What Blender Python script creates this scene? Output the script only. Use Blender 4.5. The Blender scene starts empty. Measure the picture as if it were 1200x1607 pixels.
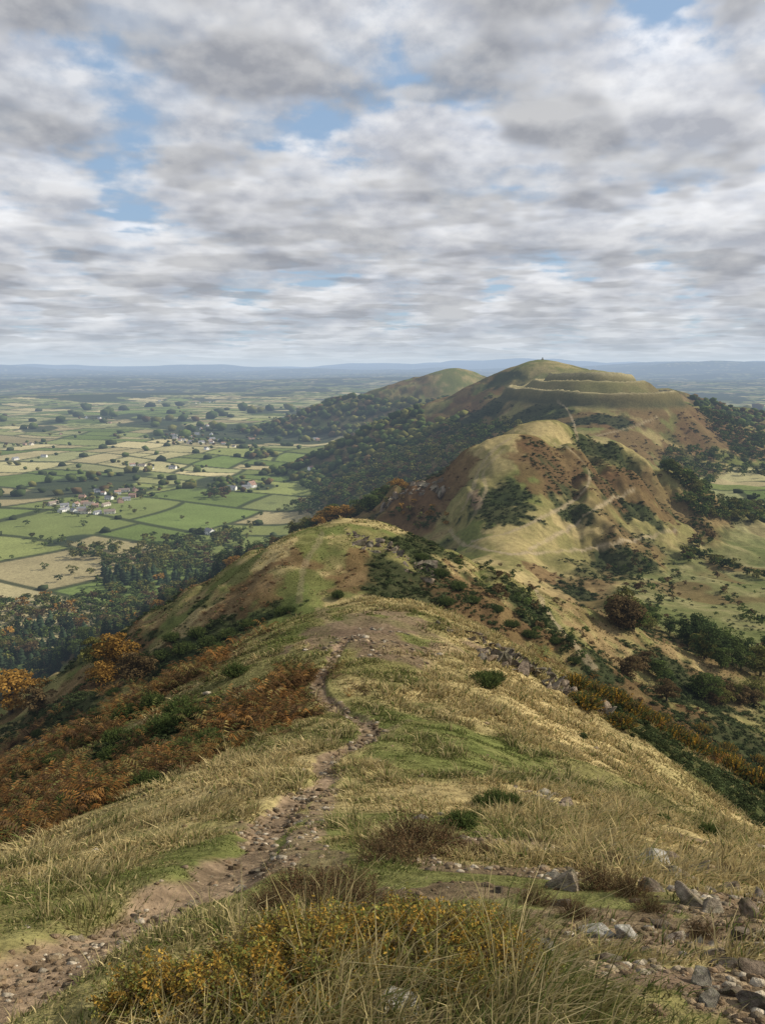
import bpy, math, random
import numpy as np
from mathutils import Vector
rng = np.random.default_rng(11)
random.seed(5)
scene = bpy.context.scene
COL = scene.collection

# ---------------------------------------------------------------- noise
TAB = rng.random((256, 256))
def vn(x, y, s):
    x = x + s * 37.13; y = y + s * 91.7
    xi = np.floor(x).astype(np.int64); yi = np.floor(y).astype(np.int64)
    fx = x - xi; fy = y - yi
    ux = fx * fx * (3 - 2 * fx); uy = fy * fy * (3 - 2 * fy)
    x0 = xi & 255; x1 = (xi + 1) & 255; y0 = yi & 255; y1 = (yi + 1) & 255
    a = TAB[x0, y0]; b = TAB[x1, y0]; c = TAB[x0, y1]; d = TAB[x1, y1]
    return ((a + (b - a) * ux) * (1 - uy) + (c + (d - c) * ux) * uy) * 2 - 1
def fbm(x, y, s, o=4):
    t = 0; amp = 1.0; n = 0
    for i in range(o):
        t = t + amp * vn(x, y, s + i * 3.7); n += amp; amp *= .5
        x, y = (x * 1.6 - y * 1.2), (x * 1.2 + y * 1.6)
    return t / n
def sm(a, b, x):
    t = np.clip((x - a) / (b - a), 0, 1)
    return t * t * (3 - 2 * t)
def mixc(c, k, w):
    return c + (np.array(k)[None, :] - c) * w[:, None]

# ---------------------------------------------------------------- ridge stations: y, xc, z, w, slopeL, slopeR
ST = np.array([
(-60,0,-14,8,.4,.4),(-6,0,-1.8,6,.3,.3),(0,0,-1.6,6,.25,.25),(2,0,-1.95,6,.25,.25),(3,0,-2.5,6,.3,.3),(5.2,0,-3.75,6,.35,.35),
(13,-.3,-7.8,6,.45,.42),(22,-.8,-11.1,6,.5,.5),(36,-1,-14.6,7,.55,.6),(50,-.5,-16.4,6.5,.58,.62),(58,0,-17.9,6,.6,.65),(66,-1,-21.5,7,.58,.6),
(80,-3,-28.8,9,.5,.5),(98,-7,-36.4,10,.5,.45),(112,-8.5,-36.6,10,.5,.45),(128,-9,-34,12,.6,.5),(142,-9,-31.2,16,.74,.62),(156,-8,-31,15,.74,.6),
(172,-6,-37,12,.6,.45),(200,0,-49,14,.6,.42),(250,18,-68,16,.6,.4),(300,38,-80,18,.55,.35),(330,50,-84,18,.55,.35),
(400,72,-72,22,.58,.47),(450,80,-54,22,.6,.52),(490,84,-43.5,24,.56,.52),(522,98,-49,20,.52,.5),(556,116,-40.5,22,.52,.5),
(600,138,-62,24,.5,.5),(700,172,-92,30,.5,.45),(850,226,-102,40,.45,.4),(1000,262,-90,60,.45,.35),(1100,300,-70,70,.45,.35),
(1200,335,-50,80,.45,.35),(1270,350,-38,85,.5,.36),(1350,360,-30,85,.5,.36),(1430,358,-24,75,.5,.34),(1550,338,-5,55,.5,.3),
(1620,328,7,40,.46,.25),(1720,330,0,40,.5,.3),(1850,318,-45,60,.45,.3),(2100,282,-125,60,.4,.3),(2350,258,-95,60,.35,.35),
(2600,236,-17,50,.33,.38),(2800,235,-40,60,.33,.38),(3200,210,-140,90,.3,.3),(4200,150,-280,90,.3,.3),(90000,0,-400,90,.3,.3)], float)
def pchip_prep(x, y):
    h = np.diff(x); d = np.diff(y) / h
    m = np.zeros_like(y)
    for i in range(1, len(x) - 1):
        if d[i-1] * d[i] > 0:
            w1 = 2*h[i] + h[i-1]; w2 = h[i] + 2*h[i-1]
            m[i] = (w1 + w2) / (w1 / d[i-1] + w2 / d[i])
    m[0] = d[0]; m[-1] = d[-1]
    return m
MS = [pchip_prep(ST[:, 0], ST[:, k]) for k in range(1, 6)]
def stat(y):
    X = ST[:, 0]
    yy = np.clip(y, X[0], X[-1])
    i = np.clip(np.searchsorted(X, yy) - 1, 0, len(X) - 2)
    h = X[i+1] - X[i]; t = (yy - X[i]) / h
    h00 = 2*t**3 - 3*t**2 + 1; h10 = t**3 - 2*t**2 + t; h01 = -2*t**3 + 3*t**2; h11 = t**3 - t**2
    out = []
    for k in range(5):
        Y = ST[:, k+1]; m = MS[k]
        out.append(h00*Y[i] + h10*h*m[i] + h01*Y[i+1] + h11*h*m[i+1])
    return out
RB = np.array([(-100,-80),(100,-72),(225,-86),(300,-98),(500,-118),(830,-137),(1500,-160),(3000,-215),(5000,-230),(90000,-230)], float)

def polyd(px, py, poly):
    best = np.full(px.shape, 1e9)
    for (x0, y0), (x1, y1) in zip(poly[:-1], poly[1:]):
        dx = x1-x0; dy = y1-y0; L = dx*dx+dy*dy+1e-9
        t = np.clip(((px-x0)*dx + (py-y0)*dy)/L, 0, 1)
        best = np.minimum(best, np.hypot(px-x0-t*dx, py-y0-t*dy))
    return best
PATHS = []     # (poly Nx2, halfwidth, strength)
def pathmask(x, y, rmax=None):
    m = np.zeros(x.shape); g = np.zeros(x.shape)
    for poly, hw, st in PATHS:
        lo = poly.min(0) - hw*6; hi = poly.max(0) + hw*6
        k = np.where((x > lo[0]) & (x < hi[0]) & (y > lo[1]) & (y < hi[1]))[0]
        if len(k) == 0: continue
        d = polyd(x[k], y[k], poly)
        wa = 1.0 if hw < .7 else .55
        wob = 1 + wa*fbm(x[k]/(hw*2.2), y[k]/(hw*2.2), 40, 4)
        m[k] = np.maximum(m[k], st*(1-sm(hw*.75*wob, hw*1.15*wob, d))*(1 if hw < .7 else np.clip(.85+.8*fbm(x[k]/14, y[k]/14, 41, 3), .35, 1)))
        g[k] = np.maximum(g[k], 1-sm(hw, hw*4.5, d))
    return m, g
FX, FY, FRX, FRY = 352., 1335., 128., 190.
def fortd(x, y):
    return np.hypot((x-FX)/FRX, (y-FY)/FRY) + .085*fbm(x/100, y/130, 77, 3)

def H(x, y, full=False):
    x = np.asarray(x, float); y = np.asarray(y, float)
    xc, zs, w, sl, sr = stat(y)
    r = np.hypot(x, y)
    dx = x - xc
    s = np.where(dx < 0, sl, sr)
    a = zs - s*(np.sqrt(dx*dx + w*w) - w)
    # relief noise, growing with the size of the landforms
    far = sm(300, 800, r)
    a = a + .10*fbm(x/1.3, y/1.3, 1, 3)*(1-sm(60, 120, r)) + .45*fbm(x/6, y/6, 2, 3)*sm(5, 22, r)
    a = a + 1.9*fbm(x/32, y/32, 3, 3)*sm(45, 130, r)*(1-.3*far)
    a = a + 1.5*fbm(x/13, y/15, 12, 3)*sm(70, 110, r)*(1-sm(260, 420, r))
    rr2 = 1-np.abs(fbm(x/11, y/22, 13, 3))*2.4
    a = a - 1.3*rr2*sm(60, 100, r)*(1-sm(260, 400, r))*sm(.5*w, 1.6*w, np.abs(dx))
    g = fbm(x/120, y/160, 4, 4)
    crest = 1-.6*sm(1.6*w, .4*w, np.abs(dx))
    a = a + 8*g*far*crest
    rg = 1-np.abs(fbm(x/70+.3*g, y/90, 5, 3))*2
    a = a - 6*rg*sm(200, 500, r)*sm(.6*w, 2.2*w, np.abs(dx))
    gu = 1-np.abs(fbm(x/30, y/60+.4*g, 15, 4))*2.6
    a = a - 7.5*gu*sm(300, 420, r)*(1-sm(700, 900, r))*sm(.3*w, 1.6*w, np.abs(dx))
    # hill fort: level top ringed by soft banks and ditches
    fz = (y > 1000) & (y < 1750)
    if fz.any():
        d = fortd(x, y)
        zf = np.interp(d, [0,.25,.45,.53,.60,.645,.70,.75,.83,.90,.945,1.0,1.05,1.12,1.2,1.5], [-12,-13.5,-18.5,-17,-31,-39,-28,-31.5,-41,-50,-56,-41,-44,-60,-64,-80])
        zf = zf + 1.6*fbm(x/25, y/25, 78, 3) + 4*fbm(x/90, y/90, 79, 2) - .03*np.maximum(0, x-FX)
        wt = (1-sm(1.1, 1.5, d))*(1-sm(1430, 1550, y))
        a = a*(1-wt) + np.where(d < 1.5, zf, a)*wt
    bl = -230 + 7*fbm(x/420, y/420, 6, 3)*sm(700, 1800, r)
    big = 60*fbm(x/2300, y/2300, 7, 3)*sm(2200, 5500, r) + 520*np.maximum(0, fbm(x/6500, y/5000, 8, 4)+.05)*sm(8000, 24000, r)*(.6+.4*sm(-4000, 6000, x))
    br = np.interp(y, RB[:, 0], RB[:, 1]) + 7*fbm(x/70, y/70, 9, 3)*sm(120, 300, r)
    side = sm(0, 60, dx)
    b = bl*(1-side) + br*side + big
    k = 22.
    h = np.clip(k - np.abs(a-b), 0, None)/k
    z = np.maximum(a, b) + h*h*k/4
    if PATHS:
        q = np.where((y < 45) & (y > -5) & (np.abs(x) < 20))[0] if z.ndim else []
        if len(q):
            poly, hw, st = PATHS[0]
            d = polyd(x[q], y[q], poly)
            z[q] -= .14*(1-sm(hw*.4, hw*1.4, d))
    if full: return z, a, b, dx, w, r
    return z

# ---------------------------------------------------------------- survey: bearings marched onto the real ground
F = 1214.; PITCH = math.radians(10.9); cp, sp = math.cos(PITCH), math.sin(PITCH)
YS = np.exp(np.linspace(math.log(1.3), math.log(9000), 640))
def sight(u, v, ymin=0):
    u = np.atleast_1d(np.asarray(u, float)); v = np.atleast_1d(np.asarray(v, float))
    a = (u-600)/F; b = (803.5-v)/F; D = cp + b*sp
    kx = a/D; kz = (-sp + b*cp)/D
    X = kx[:, None]*YS[None]; Z = kz[:, None]*YS[None]; Y = np.broadcast_to(YS[None], X.shape)
    Hh = H(X.ravel(), Y.ravel()).reshape(X.shape)
    below = (Hh > Z) & (Y > ymin)
    hit = below.argmax(1); ok = below.any(1)
    hit = np.clip(hit, 1, None); i = np.arange(len(u))
    d1 = Z[i, hit-1]-Hh[i, hit-1]; d2 = Z[i, hit]-Hh[i, hit]
    t = np.clip(d1/(d1-d2+1e-9), 0, 1)
    yy = YS[hit-1] + t*(YS[hit]-YS[hit-1])
    return kx*yy, yy, ok

def mkpath(pts, hw, st=1., ymin=0):
    p = np.array(pts, float)
    t = np.arange(len(p)); tt = np.linspace(0, len(p)-1, (len(p)-1)*4+1)
    out = []
    for k in (0, 1):
        m = np.gradient(p[:, k]); i = np.clip(np.floor(tt).astype(int), 0, len(p)-2); f = tt-i
        out.append((2*f**3-3*f**2+1)*p[i, k] + (f**3-2*f**2+f)*m[i] + (-2*f**3+3*f**2)*p[i+1, k] + (f**3-f**2)*m[i+1])
    x, y, ok = sight(out[0], out[1], ymin)
    return (np.stack([x[ok], y[ok]], 1), hw, st)
PP = []
PP.append(mkpath([(-60,1560),(60,1500),(200,1436),(320,1385),(395,1330),(440,1270),(505,1225),(515,1190),(576,1158),(566,1130),(520,1108),(500,1075),(515,1045),(530,1018),(545,1000)], .31))
for pts, hw, st in [
 ([(330,1385),(400,1370),(470,1330),(500,1280),(510,1235)], .2, .8),
 ([(470,945),(472,915),(480,880),(500,852),(505,835)], .55, .35),
 ([(545,1000),(590,985),(640,992)], .6, .5),
 ([(545,1000),(520,975),(500,955)], .5, .5),
 ([(520,1180),(600,1150),(640,1130)], .22, .4),
 ([(520,1108),(545,1120),(575,1125),(566,1130)], .25, .5),
 ([(800,870),(870,866),(940,858),(1000,846),(1060,830)], .95, .95),
 ([(800,870),(760,862),(720,850),(705,830)], .85, .85),
 ([(735,856),(745,848),(800,835),(850,812),(900,785),(925,750),(905,715),(860,690),(835,678)], .85, .8),
 ([(830,862),(880,835),(940,795),(995,768)], .85, .85),
 ([(725,800),(740,770),(752,735),(775,705),(800,688)], 1.5, .6),
 ([(740,815),(762,770),(758,740),(790,705)], 1.2, .5),
 ([(905,690),(900,665),(888,640),(872,628)], 1.5, .85),
 ([(935,684),(985,672),(1030,655)], 1.4, .75),
 ([(840,925),(862,965),(900,1010),(930,1045)], .8, .7),
 ([(0,1195),(60,1165),(110,1135)], .6, .8),
]:
    PP.append(mkpath(pts, hw, st))
PATHS.extend(PP)

# ---------------------------------------------------------------- land cover
OLIVE=(.180,.160,.062); STRAW=(.41,.315,.15); GREEN=(.115,.132,.040); RUST=(.120,.070,.035); DARK=(.034,.042,.019); SOIL=(.165,.115,.076)
PATL = [
 ('R',110,1225,4.5,6),('R',40,1300,2.4,2.4),('R',250,1200,3,3.5),('D',290,1140,2.8,3.4),('D',330,1010,8,8),('D',250,1030,7,8),('R',150,1070,10,14),('D',440,962,5,4),('R',200,1110,6,7),('D',120,1110,5,6),('R',30,1200,6,8),('R',350,1150,2.5,3),
 ('D',60,1180,3,3),('D',180,1180,2.2,2.5),('D',100,1270,1.3,1.2),('S',60,1240,1.5,1.2),('S',200,1150,2.2,1.6),('S',20,1150,2.5,2.),('D',230,1230,1.2,1.1),('S',350,950,9,3),('S',300,985,7,2.5),
 ('R',420,1090,2.6,4),('R',400,925,9,6),('R',590,905,8,10),('D',700,925,10,20),('R',760,950,9,16),('R',640,800,22,26),('R',480,880,5,8),
 ('D',870,750,18,42),('D',780,800,18,18),('D',950,765,17,24),('D',1000,805,14,14),('D',800,770,12,18),('D',770,785,14,14),('R',900,740,34,30),('R',700,760,24,34),('R',830,730,12,30),('B',745,780,3,12),('D',680,740,14,22),('D',940,700,20,24),('R',1000,760,24,24),
 ('R',1010,700,60,60),('R',1100,660,110,120),('R',720,650,80,90),('D',790,600,40,60),('R',900,655,80,50),('D',950,660,50,30),('D',760,650,60,60),('D',650,690,50,60),('D',860,655,40,24),('D',830,650,60,40),('R',1000,640,50,50),
 ('R',1050,900,10,10),('D',1000,890,18,20),('D',1150,1180,12,20),('R',1050,1120,10,16),('D',950,1080,6,8),('R',1090,905,9,9),('D',1180,980,9,20),('D',900,930,8,14),('R',850,900,9,12),('D',840,960,6,9),('R',1100,1000,14,22),('D',1060,1060,9,12),
 ('B',930,1340,1.5,.7),('B',1060,1370,.9,.5),('B',1080,1450,.8,.45),('B',800,1370,.8,.45),('B',590,985,5,4.5),('B',540,1005,3,3),('B',1160,1560,.5,.4),('B',690,1400,.5,.35),('B',1190,1420,.6,.5),('B',950,1480,.5,.3),
 ('B',1050,1310,.9,.4),('B',430,1300,.5,.8),('B',470,1350,.4,.5),('B',620,1012,5,3),('B',640,1590,.15,.1),('B',1010,1530,.3,.2),
 ('S',600,945,9,5),('S',560,815,12,7),('G',470,950,4,14),('G',490,850,5,14),('S',400,1200,2.5,3),('S',330,1270,2,2),('S',980,1180,7,8),('S',840,1130,6,8),('G',700,1180,2.5,4),('G',230,1180,2,3),('G',330,1330,1.,1.),('G',580,1290,1.4,1.5),
 ('S',780,690,14,16),('S',850,670,22,14),('G',740,700,8,16),('G',740,840,8,14),('S',900,830,14,8)]
pu = np.array([p[1] for p in PATL]); pv = np.array([p[2] for p in PATL])
px_, py_, pok = sight(pu, pv)
PAT = [(p[0], px_[i], py_[i], p[3], p[4]) for i, p in enumerate(PATL) if pok[i]]
PCOL = {'R':RUST,'D':DARK,'B':SOIL,'S':STRAW,'G':GREEN}

def fieldinfo(x, y):
    wx = 150*fbm(x/900, y/900, 24, 2) + 42*fbm(x/260, y/260, 21, 2)
    wy = 150*fbm(x/900, y/900, 26, 2) + 42*fbm(x/260, y/260, 23, 2)
    c, s = math.cos(.42), math.sin(.42)
    X = (x+wx)*c - (y+wy)*s + 60; Y = (x+wx)*s + (y+wy)*c + 30
    rh = 132.
    ri = np.floor(Y/rh).astype(np.int64); fy = Y - ri*rh
    cw = 80 + 190*TAB[(ri*7+3) & 255, 17]
    off = 400*TAB[(ri*5+9) & 255, 31]
    skew = 50*(TAB[(ri*3+1) & 255, 77]-.5)
    Xs = X+off+skew*(fy/rh)
    ci = np.floor(Xs/cw).astype(np.int64); fx = Xs - ci*cw
    e = np.minimum(np.minimum(fy, rh-fy), np.minimum(fx, cw-fx))
    rnd = TAB[(ci*13+ri*29) & 255, (ri*11+ci*3) & 255]
    sp_ = rnd > .7
    e = np.where(sp_, np.minimum(e, np.abs(fy-rh*.48-.12*(fx-cw/2))), e)
    rnd = np.where(sp_ & (fy-.12*(fx-cw/2) > rh*.48), np.modf(rnd*7.3)[0], rnd)
    return e, rnd, X, Y
FCOL = np.array([(.155,.180,.060),(.215,.235,.080),(.42,.36,.19),(.235,.235,.10),(.115,.150,.048),(.34,.29,.15),(.27,.27,.125),(.16,.20,.06),(.28,.235,.125),(.14,.18,.055),(.38,.34,.17),(.20,.22,.085),(.13,.17,.05)])
def woodmask(x, y):
    r = np.hypot(x, y)
    n = fbm(x/300, y/380, 30, 4)
    t = np.interp(r, [700, 1500, 2600, 4500, 9000], [.25, .18, .11, .05, .02])
    return sm(t, t+.05, n)
def cover(x, y, want=False):
    z, a, b, dx, w, r = H(x, y, True)
    n3 = fbm(x/2.2, y/2.2, 50, 3); n14 = fbm(x/13, y/13, 51, 4); n40 = fbm(x/38, y/38, 52, 4); n140 = fbm(x/140, y/140, 53, 4)
    fr = sm(90, 260, r)
    m = (.55*n3 + .6*n14)*(1-fr) + (.55*n14 + .55*n40)*fr
    col = np.tile(np.array(OLIVE), (len(x), 1))
    fr3 = sm(260, 420, r)
    col = mixc(col, STRAW, (.82-.40*fr3)*sm(-.16, .26, m))
    gn = fbm(x/5+7, y/5, 54, 4)*(1-fr) + fbm(x/45+7, y/45, 54, 4)*fr
    col = mixc(col, GREEN, .8*sm(.0, .22, gn))
    bn = (.6*n14+.5*n3)*(1-fr) + n40*fr
    nearfade = sm(12, 30, r)
    wl = sm(w*.9, w*2.2, -dx)*sm(-.15, .1, bn)*nearfade
    col = mixc(col, RUST, .72*wl)
    dn = fbm(x/24+3, y/24, 55, 4)*(fr) + fbm(x/9+3, y/9, 55, 4)*(1-fr)
    wd = sm(w*.8, w*2.2, np.abs(dx))*sm(.02, .16, dn)*nearfade
    col = mixc(col, DARK, .7*wd)
    wr = sm(w*.8, w*2.6, dx)*sm(-.04, .2, bn)*sm(40, 90, r)
    col = mixc(col, RUST, .6*wr)
    cls = {'R': np.maximum(wl*.85, wr*.5), 'D': wd*.8, 'B': np.zeros(len(x))}
    for t, cx, cy, rx, ry in PAT:
        k = np.where((np.abs(x-cx) < rx*2.2) & (np.abs(y-cy) < ry*2.2))[0]
        if len(k) == 0: continue
        sc = max(rx, ry)
        d = np.hypot((x[k]-cx)/rx, (y[k]-cy)/ry) + 1.0*fbm(x[k]/(sc*.4), y[k]/(sc*.4), 60+cx % 7, 5)
        ww = 1-sm(.75, 1.05, d)
        col[k] = mixc(col[k], PCOL[t], ww*{'R':.75,'D':.9,'B':.85,'S':.6,'G':.75}[t])
        if t in cls:
            cls[t][k] = np.maximum(cls[t][k], ww)
            if t == 'D': cls['R'][k] *= 1-.8*ww
        else:
            for q in cls: cls[q][k] *= 1-.7*ww
    fz = np.where((y > 1050) & (y < 1600) & (x > 150) & (x < 560))[0]
    if len(fz):
        d = fortd(x[fz], y[fz]); fade = 1-sm(1430, 1550, y[fz])
        cz = col[fz]; nn = .85+.5*n40[fz]+.4*n14[fz]
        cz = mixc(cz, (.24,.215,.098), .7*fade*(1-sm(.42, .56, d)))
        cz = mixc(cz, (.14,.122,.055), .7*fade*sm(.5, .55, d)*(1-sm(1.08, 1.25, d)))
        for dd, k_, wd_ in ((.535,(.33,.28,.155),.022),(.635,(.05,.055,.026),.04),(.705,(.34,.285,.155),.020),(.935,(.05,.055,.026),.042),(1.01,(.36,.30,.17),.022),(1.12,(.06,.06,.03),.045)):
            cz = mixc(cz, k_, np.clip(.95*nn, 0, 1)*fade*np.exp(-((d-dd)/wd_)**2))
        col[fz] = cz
        for q in cls: cls[q][fz] *= 1-fade*(1-sm(1.12, 1.25, d))
    # farmland where the valley floor takes over
    off = 18*sm(550, 1000, r)*sm(0, 60, -dx)
    fl = sm(-6-off, 4-off, b-a)
    k = np.where(fl > 0)[0]
    wood = np.zeros(len(x)); edge = np.full(len(x), 99.)
    if len(k):
        e, rnd, X, Y = fieldinfo(x[k], y[k])
        fi = np.floor(rnd*997).astype(int) % len(FCOL)
        fc = FCOL[fi]*(.85+.3*np.modf(rnd*53)[0])[:, None]
        fc = fc*(1+.14*fbm(x[k]/30, y[k]/30, 61, 3)+.2*n140[k])[:, None]
        right = sm(0, 80, dx[k])*(1-sm(480, 800, r[k]))
        rc = np.tile(np.array([(.155,.152,.062)]), (len(k), 1)); rc = mixc(rc, (.26,.225,.11), .6*sm(-.05, .3, n14[k]+.5*n40[k])); rc = mixc(rc, (.095,.112,.038), .75*sm(.0, .22, n40[k])); rc = mixc(rc, RUST, .6*sm(.12, .3, -n40[k]))
        fc = fc*(1-right[:, None]) + rc*right[:, None]
        hw = 5 + r[k]*.0018
        hed = (1-sm(hw*.5, hw, e))*(1-right)
        fc = mixc(fc, (.042,.052,.026), .9*hed)
        wd2 = woodmask(x[k], y[k])*(1-right)
        fc = mixc(fc, (.040,.052,.03), .93*wd2)
        fartone = sm(3500, 9000, r[k])  # field colours get darker with distance
        fc = fc*(1-.4*fartone[:, None])
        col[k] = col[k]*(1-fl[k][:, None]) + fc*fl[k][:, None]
        wood[k] = wd2*fl[k]; edge[k] = np.where(fl[k] > .5, e, 99)
        for q in cls: cls[q][k] *= 1-fl[k]*np.where(right > .5, .6, 1)
    pm, pg = pathmask(x, y)
    near = 1-sm(50, 140, r)
    col = mixc(col, GREEN, .5*pg*(1-pm)*np.clip(near+.1, 0, 1)*np.clip(.6+n3*1.8, 0, 1))
    pc = np.where((r > 120)[:, None], np.array([(.31,.245,.15)]), np.array([(.205,.145,.096)])*(1.05+.5*n3)[:, None])
    col = col + (pc-col)*(pm*.92)[:, None]
    for q in cls: cls[q] = cls[q]*(1-pm) if q != 'B' else cls[q]
    if want: return col, z, cls, pm, wood, edge, fl, dx, w, r
    return col, z, r, pm

# ---------------------------------------------------------------- mesh helper
def mk(name, V, Fa, C=None, mat=None, smooth=False, link=True):
    V = np.asarray(V, np.float32); Fa = np.asarray(Fa, np.int32)
    me = bpy.data.meshes.new(name)
    n, k = Fa.shape
    me.vertices.add(len(V)); me.vertices.foreach_set("co", V.ravel())
    me.loops.add(n*k); me.loops.foreach_set("vertex_index", Fa.ravel())
    me.polygons.add(n); me.polygons.foreach_set("loop_start", np.arange(0, n*k, k, dtype=np.int32))
    if smooth: me.polygons.foreach_set("use_smooth", np.ones(n, bool))
    me.update(calc_edges=True)
    if C is not None:
        C = np.asarray(C, np.float32)
        if C.shape[1] == 3: C = np.concatenate([C, np.ones((len(C), 1), np.float32)], 1)
        at = me.color_attributes.new("Col", 'FLOAT_COLOR', 'POINT')
        at.data.foreach_set("color", C.ravel())
    if mat: me.materials.append(mat)
    if not link: return me
    ob = bpy.data.objects.new(name, me); COL.objects.link(ob)
    return ob

# ---------------------------------------------------------------- materials
def haze_group():  # haze painted in as bluish glow, growing with distance from the origin
    g = bpy.data.node_groups.new("painted_haze", 'ShaderNodeTree')
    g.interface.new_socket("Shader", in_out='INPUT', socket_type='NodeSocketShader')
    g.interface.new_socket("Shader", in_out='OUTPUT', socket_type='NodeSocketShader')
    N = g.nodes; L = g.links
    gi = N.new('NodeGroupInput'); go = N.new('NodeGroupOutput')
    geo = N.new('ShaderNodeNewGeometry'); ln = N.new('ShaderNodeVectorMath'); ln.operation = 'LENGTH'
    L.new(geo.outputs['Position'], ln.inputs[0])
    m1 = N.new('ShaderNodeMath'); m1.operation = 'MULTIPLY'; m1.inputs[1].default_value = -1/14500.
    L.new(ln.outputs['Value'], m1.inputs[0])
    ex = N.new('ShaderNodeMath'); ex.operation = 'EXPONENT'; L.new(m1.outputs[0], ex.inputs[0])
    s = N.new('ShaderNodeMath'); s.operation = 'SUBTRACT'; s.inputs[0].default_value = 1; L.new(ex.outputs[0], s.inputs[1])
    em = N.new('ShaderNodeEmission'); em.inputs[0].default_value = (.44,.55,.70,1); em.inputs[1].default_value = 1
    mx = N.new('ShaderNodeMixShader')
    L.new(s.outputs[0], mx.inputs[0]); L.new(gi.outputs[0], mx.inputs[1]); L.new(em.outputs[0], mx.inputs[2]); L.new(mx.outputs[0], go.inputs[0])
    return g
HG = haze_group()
def base_mat(name, color=None, var=.35, nscale=8., bump=0., bscale=20., transl=0., objrand=0., rough=.9, detail=5, coarse=None, spec=.15):
    m = bpy.data.materials.new(name); m.use_nodes = True
    try: m.cycles.emission_sampling = 'NONE'
    except Exception as ex_: print("emission_sampling", ex_)
    N = m.node_tree.nodes; L = m.node_tree.links; N.clear()
    out = N.new('ShaderNodeOutputMaterial'); bs = N.new('ShaderNodeBsdfPrincipled')
    bs.inputs['Roughness'].default_value = rough; bs.inputs['Specular IOR Level'].default_value = spec
    if spec == 0:
        N.remove(bs); bs = N.new('ShaderNodeBsdfDiffuse')
    tc = N.new('ShaderNodeTexCoord')
    if color is None:
        at = N.new('ShaderNodeAttribute'); at.attribute_name = "Col"; src = at.outputs['Color']
    else:
        rg = N.new('ShaderNodeRGB'); rg.outputs[0].default_value = (*color, 1); src = rg.outputs[0]; at = None
    def nz(sc, det):
        n = N.new('ShaderNodeTexNoise'); n.inputs['Scale'].default_value = sc; n.inputs['Detail'].default_value = det; n.inputs['Roughness'].default_value = .62
        L.new(tc.outputs['Object'], n.inputs['Vector']); return n
    def mul(src, fac_out, lo, hi, f0=.3, f1=.7):
        mr = N.new('ShaderNodeMapRange'); mr.inputs[1].default_value = f0; mr.inputs[2].default_value = f1; mr.inputs[3].default_value = lo; mr.inputs[4].default_value = hi
        L.new(fac_out, mr.inputs[0])
        v = N.new('ShaderNodeVectorMath'); v.operation = 'SCALE'; L.new(src, v.inputs[0]); L.new(mr.outputs[0], v.inputs['Scale']); return v.outputs[0]
    if var: src = mul(src, nz(nscale, detail).outputs['Fac'], 1-var, 1+var)
    if coarse: src = mul(src, nz(coarse, 4).outputs['Fac'], .75, 1.25)
    if objrand:
        oi = N.new('ShaderNodeObjectInfo'); src = mul(src, oi.outputs['Random'], 1-objrand, 1+objrand, 0, 1)
    L.new(src, bs.inputs[0])
    if bump:
        bp = N.new('ShaderNodeBump'); bp.inputs['Strength'].default_value = bump; bp.inputs['Distance'].default_value = 1./bscale
        L.new(nz(bscale, 5).outputs['Fac'], bp.inputs['Height']); L.new(bp.outputs[0], bs.inputs['Normal'])
    sh = bs.outputs[0]
    if transl:
        tr = N.new('ShaderNodeBsdfTranslucent'); L.new(src, tr.inputs[0]); mx = N.new('ShaderNodeMixShader'); mx.inputs[0].default_value = transl
        L.new(sh, mx.inputs[1]); L.new(tr.outputs[0], mx.inputs[2]); sh = mx.outputs[0]
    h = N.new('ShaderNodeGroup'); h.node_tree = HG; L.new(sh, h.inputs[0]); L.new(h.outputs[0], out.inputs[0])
    return m
M_ground = base_mat("ground_cover", None, .5, 4.5, .7, 9., 0, 0, 1., 7, .35, 0.)
M_grass = base_mat("grass_blades", None, 0, 1, 0, 1, .35, 0, .8, spec=0)
M_fern = base_mat("bracken_fronds", None, 0, 3., 0, 1, .3, 0, .85, spec=0)
M_leaf = base_mat("foliage", None, .25, .8, 0, 1, .3, .22, .85, 3, spec=0)
M_leafstuff = base_mat("foliage_mass", None, .3, .12, 0, 1, .2, 0, .9, 3, spec=0)
M_bark = base_mat("bark", (.09,.07,.05), .4, 6., .4, 20.)
M_rock = base_mat("rock", None, .5, 5., .8, 14., 0, .12, .9, 8, spec=0)
M_crag = base_mat("crag_rock", None, .6, 2.2, 1.0, 4.5, 0, .15, .9, 8, spec=0)
M_sprig = base_mat("heather_sprigs", None, .3, 9., 0, 1, .3, .1, .8, 3, spec=0)

# ---------------------------------------------------------------- terrain sheet
rs = [.25]
while rs[-1] < 46000:
    r_ = rs[-1]
    f = np.interp(r_, [.25, 2, 60, 300, 1000, 3000, 46000], [.05, .007, .0058, .0045, .0045, .007, .014])
    rs.append(r_*(1+f))
rs = np.array(rs)
dense = np.radians(np.arange(-33, 33.001, .085)); coarse = np.radians(np.linspace(33, 327, 84))[1:-1]
az = np.concatenate([dense, coarse])
RR, AA = np.meshgrid(rs, az, indexing='ij')
gx = (RR*np.sin(AA)).ravel(); gy = (RR*np.cos(AA)).ravel()
nr, na = RR.shape
gc, gz, gr, _ = cover(gx, gy)
V = np.stack([gx, gy, gz], 1)
i = np.arange(nr-1)[:, None]*na; j = np.arange(na)[None]; j2 = (j+1) % na
Fq = np.stack([i+j, i+na+j, i+na+j2, i+j2], -1).reshape(-1, 4)[:, ::-1]
ground = mk("ground", V, Fq, gc, M_ground, True)
ground["kind"] = "structure"
print("ground verts", len(V))

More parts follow.
